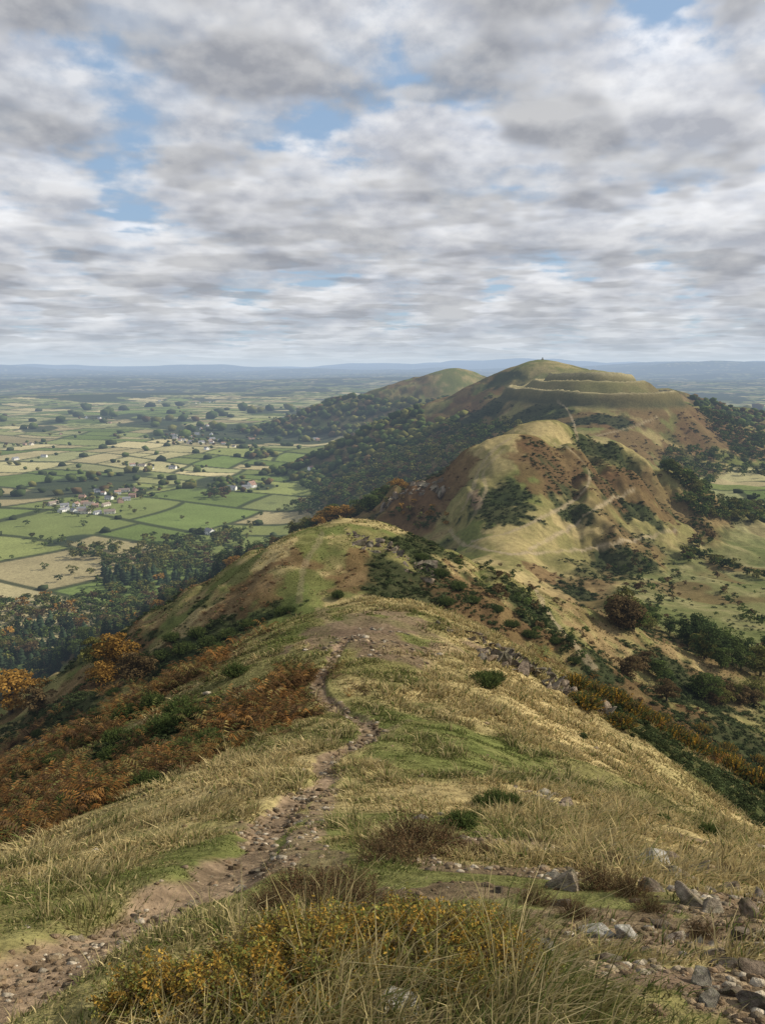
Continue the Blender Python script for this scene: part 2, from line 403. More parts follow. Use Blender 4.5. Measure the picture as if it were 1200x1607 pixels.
# ---------------------------------------------------------------- foliage templates
def leafcloud(cent, rad, nper, leaf, seed, base, flat=.85, inner=.6):
    g = np.random.default_rng(seed); Vs = []; Cs = []
    for c, r in zip(cent, rad):
        n = nper
        d = g.normal(size=(n, 3)); d /= np.linalg.norm(d, axis=1)[:, None]
        d[:, 2] = np.where(d[:, 2] < -.35, -d[:, 2], d[:, 2])
        rr = r*(.72+.4*g.random(n)**.8)
        p = np.array(c) + d*rr[:, None]*np.array([1, 1, flat])
        nrm = d + .55*g.normal(size=(n, 3)); nrm /= np.linalg.norm(nrm, axis=1)[:, None]
        t = np.cross(nrm, g.normal(size=(n, 3))); t /= np.linalg.norm(t, axis=1)[:, None]; bt = np.cross(nrm, t)
        s = leaf*(.6+.8*g.random(n))[:, None]
        q = np.stack([p-t*s-bt*s*.6, p+t*s*.8-bt*s*.7, p+t*s+bt*s*.6, p-t*s*.7+bt*s*.8], 1)
        Vs.append(q.reshape(-1, 3))
        lob = .75+.5*g.random()
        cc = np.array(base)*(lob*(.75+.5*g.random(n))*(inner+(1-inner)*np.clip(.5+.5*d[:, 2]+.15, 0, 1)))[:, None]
        Cs.append(np.repeat(cc, 4, 0))
    V = np.vstack(Vs); C = np.vstack(Cs)
    return V, np.arange(len(V)).reshape(-1, 4), C
def crown_lobes(seed, h=1., rx=.42, n=26):
    g = np.random.default_rng(seed); c = []; r = []
    for i in range(n):
        d = g.normal(size=3); d /= np.linalg.norm(d); k = g.random()**.45
        z = .54 + .38*d[2]*k
        wid = rx*(1-.25*abs(d[2]))
        c.append((d[0]*wid*k*.85, d[1]*wid*k*.85, z)); r.append(.09+.08*g.random())
    return c, r
def tube(pts, rad, seg=7):
    P = [Vector(p) for p in pts]; V = []; Fs = []
    for i, p in enumerate(P):
        d = (P[min(i+1, len(P)-1)]-P[max(i-1, 0)]).normalized()
        a = d.orthogonal().normalized(); b = d.cross(a)
        for k in range(seg):
            t = 2*math.pi*k/seg; V.append(tuple(p+(a*math.cos(t)+b*math.sin(t))*rad[i]))
    for i in range(len(P)-1):
        for k in range(seg):
            Fs.append((i*seg+k, i*seg+(k+1) % seg, (i+1)*seg+(k+1) % seg, (i+1)*seg+k))
    return V, Fs
def trunk_mesh(seed, conif=False):
    g = random.Random(seed); V = []; Fs = []
    def add(v, f):
        o = len(V); V.extend(v); Fs.extend([tuple(i+o for i in q) for q in f])
    if conif:
        add(*tube([(0,0,-.05),(0,0,.3),(.01,0,.7),(0,0,.96)], [.03,.022,.012,.004]))
        for k in range(10):
            z = .2+.07*k; t = k*2.4; l = .2*(1-z)+.03
            add(*tube([(0,0,z),(math.cos(t)*l, math.sin(t)*l, z-.02)], [.007,.003], 4))
    else:
        add(*tube([(0,0,-.05),(.005,0,.15),(.01,.01,.35),(.0,.01,.6),(.01,0,.8)], [.042,.03,.025,.014,.006]))
        for k in range(8):
            z = .22+.05*k; t = k*2.4+g.random(); l = .2+.1*g.random()
            add(*tube([(0,0,z),(math.cos(t)*l*.5, math.sin(t)*l*.5, z+.1),(math.cos(t)*l, math.sin(t)*l, z+.22)], [.014,.009,.004], 5))
    return mk("trunk", V, Fs, None, M_bark, True, link=False)
PAL = {'dark':(.062,.086,.030),'green':(.096,.125,.036),'olive':(.150,.145,.043),'orange':(.290,.165,.040),'brown':(.130,.090,.042),'conifer':(.042,.062,.032)}
TRUNKS = [trunk_mesh(1), trunk_mesh(2)]; CTRUNK = trunk_mesh(3, True)
CROWN = {}
for pi, (pn, pc) in enumerate(PAL.items()):
    if pn == 'conifer':
        CROWN[pn] = []
        for s in range(2):
            c = []; r = []
            for k in range(11):
                z = .14+.08*k; wdt = .23*(1-z)**.7+.01
                m = max(1, int(7*(1-z)+1))
                for q in range(m):
                    t = q*2*math.pi/m+k; c.append((math.cos(t)*wdt*.75, math.sin(t)*wdt*.75, z)); r.append(.04+.055*(1-z))
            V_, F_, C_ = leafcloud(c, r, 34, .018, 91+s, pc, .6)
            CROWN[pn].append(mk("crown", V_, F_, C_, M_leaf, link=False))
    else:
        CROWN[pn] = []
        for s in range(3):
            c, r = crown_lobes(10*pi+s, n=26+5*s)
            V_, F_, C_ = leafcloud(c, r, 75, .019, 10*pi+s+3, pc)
            CROWN[pn].append(mk("crown", V_, F_, C_, M_leaf, link=False))

# ---------------------------------------------------------------- villages are laid out first so that trees leave room
hp = []
for u0, u1, v0, v1, nn in [(80,190,788,808,22),(130,225,770,790,14),(262,352,682,698,22),(230,400,676,706,5),(360,400,758,770,4),(205,240,730,744,3),(375,400,688,694,3),(470,520,690,700,2),(20,60,690,700,2),(120,170,655,660,3),(430,470,655,662,3),(320,340,835,842,1),(300,420,668,676,4),(230,330,628,634,4),(0,500,640,760,6)]:
    for i in range(nn):
        hp.append((u0+(u1-u0)*rng.random(), v0+(v1-v0)*rng.random()))
hp = np.array(hp); hx, hy, hok = sight(hp[:, 0], hp[:, 1]); hz = H(hx, hy)
placed = []; HIDX = []
for i in range(len(hp)):
    if not hok[i] or any(math.hypot(hx[i]-a, hy[i]-b) < 17 for a, b in placed): continue
    placed.append((hx[i], hy[i])); HIDX.append(i)
PL = np.array(placed)

# ---------------------------------------------------------------- gather trees
T = []   # x,y,size,kind
kinds_wood = ['dark','green','olive','brown','dark','green','green','olive','olive']
def addt(x, y, s, k):
    d = np.hypot(PL[:, 0]-x, PL[:, 1]-y)
    if d.min() < 9.5: return
    if ((np.abs(PL[:, 0]-x) < 7) & (PL[:, 1]-y > 0) & (PL[:, 1]-y < 22)).any() and s > 6: return
    T.append((float(x), float(y), float(s), k))
n = 90000
yy = 240 + 2400*rng.random(n)**1.25; xc = stat(yy)[0]
xx = xc - 30 - 700*rng.random(n)
cc, z_, cls, pm, wd, ed, fl, dxx, w_, r_ = cover(xx, yy, True)
nz_ = fbm(xx/90, yy/90, 70, 4); nzb = fbm(xx/230, yy/230, 71, 3)
lim = np.interp(yy, [240, 420, 600, 1000, 1500, 2600], [-108, -112, -100, -108, -106, -112])
base_ = -230 + 7*fbm(xx/420, yy/420, 6, 3)*sm(700, 1800, r_)
dz = z_-base_
inw = (z_ < lim+34*nz_) & (dz > np.interp(yy, [600, 1000, 2600], [-5, .5, 3])+5*nz_+12*np.maximum(0, nzb)) & (np.abs(np.arctan2(xx, yy)) < .62)
inw |= (yy < 950) & (z_ < -200) & (xx > -.36*yy-10) & (nz_ > -.12) & (dz < 3) & (xx < xc)
keepp = rng.random(n) < np.interp(yy, [240, 900, 2600], [1, .8, .35])
idx = np.where(inw & keepp)[0]
used = set(); cnt = 0
for q in idx:
    g_ = np.interp(yy[q], [300, 1200, 2600], [8, 11, 17])
    key = (int(xx[q]//g_), int(yy[q]//g_))
    if key in used: continue
    used.add(key); cnt += 1
    conif = (yy[q] < 830) and (xx[q] < -100) and (nz_[q] > -.05) and rng.random() < .75
    k = 'conifer' if conif else kinds_wood[int(rng.integers(9))]
    if not conif and yy[q] < 800 and rng.random() < .15: k = 'orange'
    addt(xx[q], yy[q], g_*(1.0+.6*rng.random())*(1.2 if conif else 1), k)
print("flank wood", cnt)
n = 560000
rr = 620*np.exp(rng.random(n)**.85*math.log(4600/620)); aa = np.radians(-33+66*rng.random(n))
xx = rr*np.sin(aa); yy = rr*np.cos(aa)
z_, a_, b_, dx_, w_, r_ = H(xx, yy, True)
k = np.where(b_-a_ > -14)[0]; xx = xx[k]; yy = yy[k]; rr = rr[k]; ba = (b_-a_)[k]
e, rnd, _, _ = fieldinfo(xx, yy); wm = woodmask(xx, yy)
clump = fbm(xx/110, yy/110, 33, 3)
HEDGE = []
used = set()
for q in np.where(e < 5)[0]:
    g_ = max(3., rr[q]*.0040); key = (int(xx[q]//g_), int(yy[q]//g_))
    if key in used: continue
    used.add(key)
    u_ = rng.random()
    if u_ < .12+1.9*max(0, clump[q]): addt(xx[q], yy[q], 5+9*rng.random()**1.4+rr[q]*.0016, kinds_wood[int(rng.integers(9))])
    else: HEDGE.append((xx[q], yy[q], g_*(.9+1.0*rng.random())))
used = set()
for q in np.where((wm > .4) & (rr < 4600) & (ba > -4))[0]:
    g_ = max(9., rr[q]*.0085); key = (int(xx[q]//g_), int(yy[q]//g_))
    if key in used: continue
    used.add(key); addt(xx[q], yy[q], g_*(1.0+.6*rng.random()), kinds_wood[int(rng.integers(9))])
for _ in range(420):
    c_ = PL[int(rng.integers(len(PL)))]; addt(c_[0]+rng.normal()*30, c_[1]+8+rng.normal()*36, 5+6*rng.random(), kinds_wood[int(rng.integers(9))])
for _ in range(260):
    q = int(rng.integers(len(xx)));
    if rr[q] < 3000 and ba[q] > 2: addt(xx[q], yy[q], 8+6*rng.random(), kinds_wood[int(rng.integers(9))])
print("hedge", len(HEDGE), "trees", len(T))
def area(poly, n, s0, s1, kinds, jit=0):
    p = np.array(poly, float); lo = p.min(0); hi = p.max(0); out = []
    while len(out) < n:
        u = lo[0]+(hi[0]-lo[0])*rng.random(); v = lo[1]+(hi[1]-lo[1])*rng.random()
        ins = False; j = len(p)-1
        for i in range(len(p)):
            if (p[i, 1] > v) != (p[j, 1] > v) and u < (p[j, 0]-p[i, 0])*(v-p[i, 1])/(p[j, 1]-p[i, 1])+p[i, 0]: ins = not ins
            j = i
        if ins: out.append((u, v))
    o = np.array(out); x, y, ok = sight(o[:, 0], o[:, 1])
    for i in range(n):
        if ok[i]: addt(x[i], y[i], s0+(s1-s0)*rng.random(), kinds[int(rng.integers(len(kinds)))])
def line(pts, n, s0, s1, kinds, jit=6):
    p = np.array(pts, float); t = np.sort(rng.random(n))*(len(p)-1); i = np.clip(t.astype(int), 0, len(p)-2); f = (t-i)[:, None]
    q = p[i]*(1-f)+p[i+1]*f + rng.normal(size=(n, 2))*[jit, jit*.5]
    x, y, ok = sight(q[:, 0], q[:, 1])
    for i in range(n):
        if ok[i]: addt(x[i], y[i], s0+(s1-s0)*rng.random(), kinds[int(rng.integers(len(kinds)))])
area([(1040,700),(1100,705),(1200,730),(1200,750),(1130,745),(1100,790),(1040,740)], 150, 8, 13, ['dark','green','olive','green'])
area([(1060,790),(1110,780),(1200,805),(1200,825),(1110,815)], 60, 7, 11, ['dark','green','olive'])
area([(1080,620),(1120,632),(1200,650),(1200,730),(1150,715),(1120,680)], 260, 9, 14, ['dark','green','dark','brown'])
line([(1070,868),(1120,885),(1200,910)], 44, 3.5, 7, ['dark','green','olive'], 4)
line([(1085,800),(1100,850),(1075,880)], 26, 4, 8, ['dark','green','brown'], 7)
line([(1060,900),(1040,940),(1010,980)], 18, 2.5, 4.5, ['dark','green','brown'], 6)
line([(1120,890),(1150,950),(1200,990)], 20, 2, 4.5, ['dark','green','brown'], 5)
area([(1020,900),(1200,930),(1200,1040),(1040,980)], 26, 1.4, 3.2, ['dark','green','brown'])
line([(960,975),(1010,985),(1060,1005),(1120,1035),(1200,1060)], 24, 5, 9, ['dark','green','green','olive','brown'], 9)
line([(980,1040),(1050,1080),(1110,1095),(1200,1100)], 18, 3, 5.5, ['dark','green','brown','olive'], 12)
area([(940,880),(1030,860),(1060,930),(980,940)], 34, 2.5, 5, ['dark','brown','green'])
area([(700,880),(820,890),(900,960),(960,1060),(880,1030),(760,930)], 60, 1.2, 2.8, ['dark','brown','green'])
area([(870,680),(1050,690),(1040,760),(960,740)], 24, 2.5, 4.5, ['dark','brown','dark'])
area([(590,780),(690,790),(720,840),(650,830)], 30, 3.5, 6, ['brown','orange','dark','olive'])
for u, v, s, k_ in [(18,1120,11,'orange'),(-12,1100,10,'orange'),(60,1118,6,'brown'),(185,1055,8,'orange'),(150,1042,6,'olive'),(218,1070,5.5,'brown'),(165,1075,5,'orange'),(300,908,7,'brown'),(1092,1015,11,'dark'),(1105,1100,7,'green'),(1195,1050,10,'dark'),(975,985,8,'brown'),(985,1065,6,'brown'),(1160,1035,8,'green'),(1020,985,7,'green'),(1045,1100,4.5,'brown')]:
    x, y, ok = sight(u, v); addt(x[0], y[0], s, k_)
line([(10,1010),(60,1000),(130,985),(200,965)], 22, 9, 13, ['orange','olive','brown','green','olive'], 12)

TX = np.array([t[0] for t in T]); TY = np.array([t[1] for t in T]); TS = np.array([t[2] for t in T]); TK = np.array([t[3] for t in T])
TZ = H(TX, TY)
depth = TY; ok = (depth > 20) & (np.abs(TX/np.maximum(depth, 1)) < .52)
tvis = np.ones(len(T), bool)
for f in np.linspace(.05, .97, 46):
    hz2 = H(TX*f, TY*f); tvis &= hz2 < (TZ+TS*.7)*f + .2
score = np.where(ok & tvis, TS/np.hypot(TX, TY), -1)
order = np.argsort(-score)
indiv = order[:300]; rest = order[300:]
LAB = {'dark':"dark green broadleaf tree with a dense rounded crown",'green':"mid green broadleaf tree with an uneven crown",'olive':"yellowish olive tree turning in early autumn",
 'orange':"rusty orange autumn tree on the bracken slope",'brown':"brown autumn tree with thinning leaves",'conifer':"dark pointed conifer in a hillside plantation"}
for c_, q in enumerate(indiv):
    kd = TK[q]; con = kd == 'conifer'
    nm = "conifer_tree" if con else "broadleaf_tree"
    e_ = bpy.data.objects.new(nm, None); e_.empty_display_size = .1; COL.objects.link(e_)
    e_.location = (TX[q], TY[q], TZ[q]-.09*TS[q]); s = TS[q]
    fat = 1.0 if con else 1.3
    e_.scale = (s*fat*(.85+.35*rng.random()), s*fat*(.85+.35*rng.random()), s); e_.rotation_euler = (0, 0, rng.random()*6.28)
    e_["label"] = LAB[kd]; e_["category"] = "tree"; e_["group"] = "conifers in the plantation" if con else "trees on the hillsides"
    tm = bpy.data.objects.new("trunk", CTRUNK if con else TRUNKS[c_ % 2]); cm = bpy.data.objects.new("crown", CROWN[kd][c_ % len(CROWN[kd])])
    for o in (tm, cm): COL.objects.link(o); o.parent = e_
import bmesh
def ico(sub):
    bm = bmesh.new(); bmesh.ops.create_icosphere(bm, subdivisions=sub, radius=1); bm.verts.ensure_lookup_table()
    v = np.array([x.co[:] for x in bm.verts]); f = np.array([[q.index for q in p.verts] for p in bm.faces]); bm.free(); return v, f
def scatter(name, tmpl, pos, scl, col, mat, nvar=6):
    Vs = []; Fs = []; Cs = []; o = 0
    N = len(pos); var = rng.integers(len(tmpl), size=N); ang = rng.random(N)*6.283
    for t, (tv, tf, tcm) in enumerate(tmpl):
        k = np.where(var == t)[0]
        if len(k) == 0: continue
        c, s = np.cos(ang[k])[:, None], np.sin(ang[k])[:, None]
        x = tv[None, :, 0]*c - tv[None, :, 1]*s; y = tv[None, :, 0]*s + tv[None, :, 1]*c; z = np.broadcast_to(tv[None, :, 2], x.shape)
        P = np.stack([x, y, z], -1)*scl[k][:, None, :] + pos[k][:, None, :]
        Vs.append(P.reshape(-1, 3)); nv = len(tv)
        Fs.append((tf[None]+(np.arange(len(k))*nv)[:, None, None]+o).reshape(-1, tf.shape[1])); o += nv*len(k)
        Cs.append((tcm[None]*col[k][:, None, :]).reshape(-1, 3))
    return mk(name, np.vstack(Vs), np.vstack(Fs), np.vstack(Cs), mat)
def lump(seed, sub, zc=.55, rx=.5, rz=.45):
    g = np.random.default_rng(seed); v, f = ico(sub); v = v*(1+.22*g.normal(size=(len(v), 1)).clip(-1.6, 1.6))
    v = v*[rx, rx, rz]+[0, 0, zc]
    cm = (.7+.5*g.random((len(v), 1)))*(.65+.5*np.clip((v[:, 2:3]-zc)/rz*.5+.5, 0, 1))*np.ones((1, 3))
    return v, f, cm
def pinel(seed):
    g = np.random.default_rng(seed); V = []; Fs = []
    for k in range(5):
        z0 = .08+.17*k; rad = .28*(1-z0)**.8+.03; o = len(V); m = 9
        for i in range(m):
            t = i*6.283/m; rr = rad*(.7+.6*g.random()); V.append((math.cos(t)*rr, math.sin(t)*rr, z0+.06*g.random()))
        V.append((0, 0, z0+.28))
        for i in range(m): Fs.append((o+i, o+(i+1) % m, o+m))
    V = np.array(V); return V, np.array(Fs), (.6+.7*g.random((len(V), 1)))*np.ones((1, 3))
def leafy(seed):
    c, r = crown_lobes(seed, n=12); V_, F_, C_ = leafcloud(c, r, 14, .05, seed, (1, 1, 1)); return V_, F_, C_
restb = np.array([q for q in rest if TK[q] != 'conifer']); restc = np.array([q for q in rest if TK[q] == 'conifer'])
colr = lambda ids: np.array([PAL[TK[q]] for q in ids])*(.75+.5*rng.random((len(ids), 1)))
dist = np.hypot(TX, TY)
nb = restb[dist[restb] < 1400]; fb = restb[dist[restb] >= 1400]
def sc3(ids, f=1.15): return np.stack([TS[ids]*f, TS[ids]*f, TS[ids]], 1)
P3 = np.stack([TX, TY, TZ-.06*TS], 1)
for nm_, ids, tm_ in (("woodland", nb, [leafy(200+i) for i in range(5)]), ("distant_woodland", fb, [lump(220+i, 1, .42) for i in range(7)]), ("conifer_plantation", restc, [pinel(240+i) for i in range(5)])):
    if len(ids):
        o = scatter(nm_, tm_, P3[ids], sc3(ids), colr(ids), M_leafstuff); o["kind"] = "stuff"
        o["label"] = "mass of mixed trees too many to count"; o["category"] = "woodland"
        print(nm_, len(ids))
HG_ = np.array(HEDGE); hz2 = H(HG_[:, 0], HG_[:, 1])
hs = HG_[:, 2]
o = scatter("hedges", [lump(260+i, 1, .3) for i in range(5)], np.stack([HG_[:, 0], HG_[:, 1], hz2-.1], 1), np.stack([hs*2., hs*2., hs*1.3], 1), np.tile(np.array([(.055,.070,.030)]), (len(hs), 1))*(.7+.7*rng.random((len(hs), 1))), M_leafstuff)
o["kind"] = "stuff"; o["label"] = "dark hedgerows dividing the farmland fields"; o["category"] = "hedge"

# ---------------------------------------------------------------- scrub on slopes (stuff)
n = 150000
rr = 24*np.exp(rng.random(n)**.8*math.log(1500/24)); aa = np.radians(-32+64*rng.random(n)); xx = rr*np.sin(aa); yy = rr*np.cos(aa)
cc, z_, cls, pm, wd, ed, fl, dxx, w_, r_ = cover(xx, yy, True)
pr = np.clip(cls['D']**1.5*.8 + cls['R']*.08, 0, 1)*np.interp(rr, [24, 80, 200], [.6, .9, 1])*(pm < .1)*np.where(fl > .5, (rr < 500)*.6, 1)
k = np.where(rng.random(n) < pr)[0]; k = rng.permutation(k)[:34000]
sz = (.40+.0038*rr[k])*(.45+.9*rng.random(len(k))**1.5); isd = cls['D'][k] > cls['R'][k]*.7
cD = np.array([(.050,.063,.025)]); cR = np.array([(.135,.083,.040)])
colk = np.where(isd[:, None], cD, cR)*(.6+.8*rng.random((len(k), 1)))
def bushy(seed):
    g = np.random.default_rng(seed); c = [(g.normal()*.24, g.normal()*.24, .20+.12*g.random()) for _ in range(4)]
    return leafcloud(c, [.22+.1*g.random() for _ in c], 14, .07, seed, (1, 1, 1), .8)
o = scatter("scrub", [bushy(300+i) for i in range(6)], np.stack([xx[k], yy[k], z_[k]-.08*sz], 1), np.stack([sz*1.4, sz*1.4, sz*.9], 1), colk, M_leafstuff)
o["kind"] = "stuff"; o["label"] = "low gorse and bracken scrub covering the slopes"; o["category"] = "scrub"
print("scrub", len(k))

# ---------------------------------------------------------------- grass
def blades(name, N, B, r0, r1, p, wmul=1., hmul=1., seed=1, wisp=False):
    g = np.random.default_rng(seed)
    rr = (r0**p + g.random(N)*(r1**p-r0**p))**(1/p); aa = np.radians(-33+66*g.random(N))
    x = rr*np.sin(aa); y = rr*np.cos(aa)
    cc, z, cls, pm, wd, ed, fl, dxx, w_, r_ = cover(x, y, True)
    keep = (g.random(N) > np.clip(pm*1.1 + .86*cls['B'] + .35*cls['R']+.3*cls['D'], 0, 1)) & (fl < .5)
    tall = fbm(x/1.1, y/1.1, 90, 3)
    if wisp: keep &= (tall > .12) & (pm < .1) & (cls['B'] < .2)
    else: keep &= g.random(N) < np.interp(tall, [-.4, -.1, .2], [.35, .75, 1])
    x, y, cc, rr, pm, tall = x[keep], y[keep], cc[keep], rr[keep], pm[keep], tall[keep]
    straw = np.clip((cc[:, 0]-.12)/.2, 0, 1)
    pmm, pg = pathmask(x, y)
    n = len(x)
    tuft = .6+.9*g.random(n)
    hbase = (.026+.05*straw)*tuft*(1-.4*pg)*hmul*np.interp(rr, [1, 8, 40, 200], [.85, 1.15, 1.9, 3.0])*np.interp(tall, [-.3, -.05, .15, .4], [.4, .7, 1.1, 2.0])
    if wisp: hbase = .17*tuft*np.interp(tall, [.1, .4], [.7, 1.25])*np.interp(rr, [2, 20], [1, 1.5])
    X = np.repeat(x, B); Y = np.repeat(y, B); R_ = np.repeat(rr, B); Hh = np.repeat(hbase, B)*(.55+.9*g.random(n*B))
    spread = (.028+.0035*R_) if not wisp else .022+.002*R_
    ox = g.normal(size=n*B)*spread; oy = g.normal(size=n*B)*spread
    X = X+ox; Y = Y+oy; Z = H(X, Y)-.01
    wdir = fbm(X/3, Y/3, 99, 2)
    lx = ox/spread*.45 + g.normal(size=n*B)*.45 + .15 + .8*wdir; ly = oy/spread*.45 + g.normal(size=n*B)*.45 - .1
    wd_ = (.0013+.00075*R_)*wmul*(.7+.6*g.random(n*B)); th = g.random(n*B)*math.pi
    wx, wy = np.cos(th)*wd_, np.sin(th)*wd_
    def pt(fx, fz, ws): return np.stack([X+lx*Hh*fx+wx*ws, Y+ly*Hh*fx+wy*ws, Z+Hh*fz], 1)
    Vv = np.stack([pt(0,0,-1), pt(0,0,1), pt(.28,.62,-.75), pt(.28,.62,.75), pt(.9,.95,0)], 1)
    m = n*B
    idx = np.arange(m)[:, None, None]*5 + np.array([[0,1,3],[0,3,2],[2,3,4]])[None]
    base = np.repeat(cc, B, 0)
    mixn = g.random(m); sB = np.repeat(straw, B)
    if wisp: sB = sB*0+1
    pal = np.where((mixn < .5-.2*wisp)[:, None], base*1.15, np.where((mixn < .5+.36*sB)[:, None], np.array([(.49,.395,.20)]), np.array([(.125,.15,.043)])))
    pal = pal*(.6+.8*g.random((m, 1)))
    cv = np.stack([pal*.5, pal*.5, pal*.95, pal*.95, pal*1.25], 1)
    ob = mk(name, Vv.reshape(-1, 3), idx.reshape(-1, 3), cv.reshape(-1, 3), M_grass)
    ob["kind"] = "stuff"; ob["label"] = "dry straw and green hill grass"; ob["category"] = "grass"
    return ob
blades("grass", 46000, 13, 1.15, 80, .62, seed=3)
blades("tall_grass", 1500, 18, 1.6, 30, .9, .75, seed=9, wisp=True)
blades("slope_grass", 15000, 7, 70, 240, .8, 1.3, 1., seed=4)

# ---------------------------------------------------------------- bracken fronds
def frond():
    V = []; Fs = []; C = []
    n = 9
    for i in range(n):
        t = (i+.6)/n; x = t*.75; z = .55*math.sin(t*2.1); L = .26*(1-t)**.8*min(1, t*4)+.02
        for s in (-1, 1):
            o = len(V); V += [(x-.03, 0, z), (x+.035, 0, z), (x+.09, s*L, z-.10*L/.2)]; Fs.append((o, o+1, o+2)); C += [.8, .8, 1.15]
    o = len(V); V += [(0, -.006, 0), (0, .006, 0), (.4, 0, .42)]; Fs.append((o, o+1, o+2)); C += [.6]*3
    return np.array(V), np.array(Fs), np.array(C)[:, None]*np.ones((1, 3))
fv, ff, fc = frond()
def ferncl(seed):
    g = np.random.default_rng(seed); Vs = []; Fs = []; Cs = []; o = 0
    for i in range(6):
        a = i*1.05+g.random()*.6; s = .7+.5*g.random(); el = .5+.8*g.random()
        v = fv*s*[1, 1, el]; c, sn = math.cos(a), math.sin(a)
        Vs.append(np.stack([v[:, 0]*c-v[:, 1]*sn, v[:, 0]*sn+v[:, 1]*c, v[:, 2]], 1)); Fs.append(ff+o); o += len(v); Cs.append(fc*(.65+.7*g.random()))
    return np.vstack(Vs), np.vstack(Fs), np.vstack(Cs)
n = 80000
rr = (3.5**.7+rng.random(n)*(120**.7-3.5**.7))**(1/.7); aa = np.radians(-33+66*rng.random(n)); xx = rr*np.sin(aa); yy = rr*np.cos(aa)
cc, z_, cls, pm, wd, ed, fl, dxx, w_, r_ = cover(xx, yy, True)
fcl = sm(-.25, .15, fbm(xx/1.6, yy/1.6, 97, 3))
k = np.where((rng.random(n) < cls['R']*np.interp(rr, [3, 15, 50], [.8, .7, .4])*(.15+.85*fcl)) & (pm < .2))[0]; k = rng.permutation(k)[:9000]
fcol = np.array([(.20,.108,.042),(.26,.145,.05),(.15,.085,.04),(.22,.175,.065),(.11,.07,.038),(.12,.125,.042),(.27,.13,.04)])[rng.integers(7, size=len(k))]
sz = (.36+.0085*rr[k])*(.5+.9*rng.random(len(k)))*(.7+.5*fcl[k])
o = scatter("bracken", [ferncl(i) for i in range(6)], np.stack([xx[k], yy[k], z_[k]-.02], 1), np.stack([sz, sz, sz*1.15], 1), fcol*(.6+.7*rng.random((len(k), 1))), M_fern)
o["kind"] = "stuff"; o["label"] = "rust coloured autumn bracken fern"; o["category"] = "bracken"
print("bracken", len(k))

# ---------------------------------------------------------------- rocks
def rockmesh(seed, col, sub=4, cuts=16, lo=.38, hi=.75):
    g = np.random.default_rng(seed); v, f = ico(sub)
    for i in range(cuts):
        n_ = g.normal(size=3); n_ /= np.linalg.norm(n_); d = lo+(hi-lo)*g.random()
        s = v@n_; v = v - np.maximum(s-d, 0)[:, None]*n_[None]
    nn = fbm(v[:, 0]*3+seed, v[:, 1]*3+v[:, 2]*2, 80, 3); v = v*(1+.09*nn[:, None])
    c = np.array([col])*(1+.5*fbm(v[:, 0]*2+seed, v[:, 2]*2+v[:, 1], 81, 3))[:, None]
    li = fbm(v[:, 0]*2.5+seed, v[:, 1]*2.5-v[:, 2], 82, 4) > .2
    c[li] = c[li]*.6 + np.array([.30,.29,.20])*.4
    mo = fbm(v[:, 0]*3.5-seed, v[:, 1]*3.5+v[:, 2], 83, 4) > .3
    c[mo] = c[mo]*.5 + np.array([.10,.10,.05])*.5
    return v, f, c
RK = [(.29,.255,.20),(.24,.19,.14),(.35,.285,.205),(.215,.175,.135),(.52,.485,.42),(.28,.215,.155)]
RKM = [mk("rock", *rockmesh(i, RK[i % 6]), M_rock, False, link=False) for i in range(12)]
def rock(u, v, s, vi, lab, flat=.6):
    x, y, ok = sight(u, v)
    z = H(x, y)[0]
    o = bpy.data.objects.new("rock", RKM[vi]); COL.objects.link(o)
    o.location = (x[0], y[0], z-s*flat*.12); o.scale = (s*1.35, s*(.8+.5*rng.random()), s*flat*1.4); o.rotation_euler = (rng.normal()*.35, rng.normal()*.35, rng.random()*6.28)
    o["label"] = lab; o["category"] = "rock"; o["group"] = "loose rocks on the hilltop"
A_="pale angular rock beside bare soil"; B_="brown rock half buried in turf"; C_2="dark stone in loose rubble"; D_="grey lichened rock among dry grass"; E_="tan fractured rock beside bare soil"; G_="tan stone on the dirt path"
for u, v, s, vi, lab in [(1030,1372,.19,4,A_),(1070,1385,.18,2,E_),(1000,1360,.12,10,A_),(1055,1350,.12,5,E_),(1095,1365,.12,8,E_),(1015,1398,.09,7,B_),
 (890,1395,.17,2,D_),(870,1378,.11,6,D_),(925,1468,.10,4,"pale quartz rock on brown soil"),(850,1490,.10,0,D_),(612,1592,.12,4,"pale grey rock in front of low shrubs"),
 (405,1310,.09,2,G_),(850,1245,.26,0,D_),(815,1258,.2,6,D_),(875,1250,.15,11,B_),(890,1262,.2,5,B_),(930,1255,.14,1,B_),
 (1190,1330,.12,1,B_),(1120,1500,.08,2,C_2),(1160,1470,.09,1,C_2),(1180,1530,.09,5,C_2),(1140,1520,.06,9,C_2),(1195,1500,.08,8,C_2),(1150,1560,.06,1,C_2),(1185,1580,.06,9,C_2),(1110,1575,.06,0,C_2),
 (1100,1545,.06,0,C_2),(960,1330,.10,2,B_),(1150,1400,.12,5,B_),(1180,1440,.12,11,B_),(1120,1430,.10,2,E_),(660,1285,.14,6,D_),(690,1280,.10,0,D_),
 (700,1290,.11,2,"tan rock among tufts of grass"),(300,1420,.06,2,G_),(380,1395,.06,0,G_),(430,1345,.07,2,G_),(455,1320,.07,5,G_),(370,1400,.05,8,G_),(210,1440,.05,1,G_),(400,1370,.07,1,G_),(470,1290,.08,0,G_),
 (980,1470,.08,10,"pale quartz rock on brown soil"),(1040,1455,.08,1,C_2),(1090,1420,.12,8,E_),(870,1420,.08,3,"dark stone beside bare soil"),(780,1400,.07,1,B_),(820,1345,.09,5,B_),(760,1350,.08,2,B_),(1010,1500,.06,3,C_2),(950,1510,.06,1,C_2)]:
    rock(u, v, s, vi, lab)
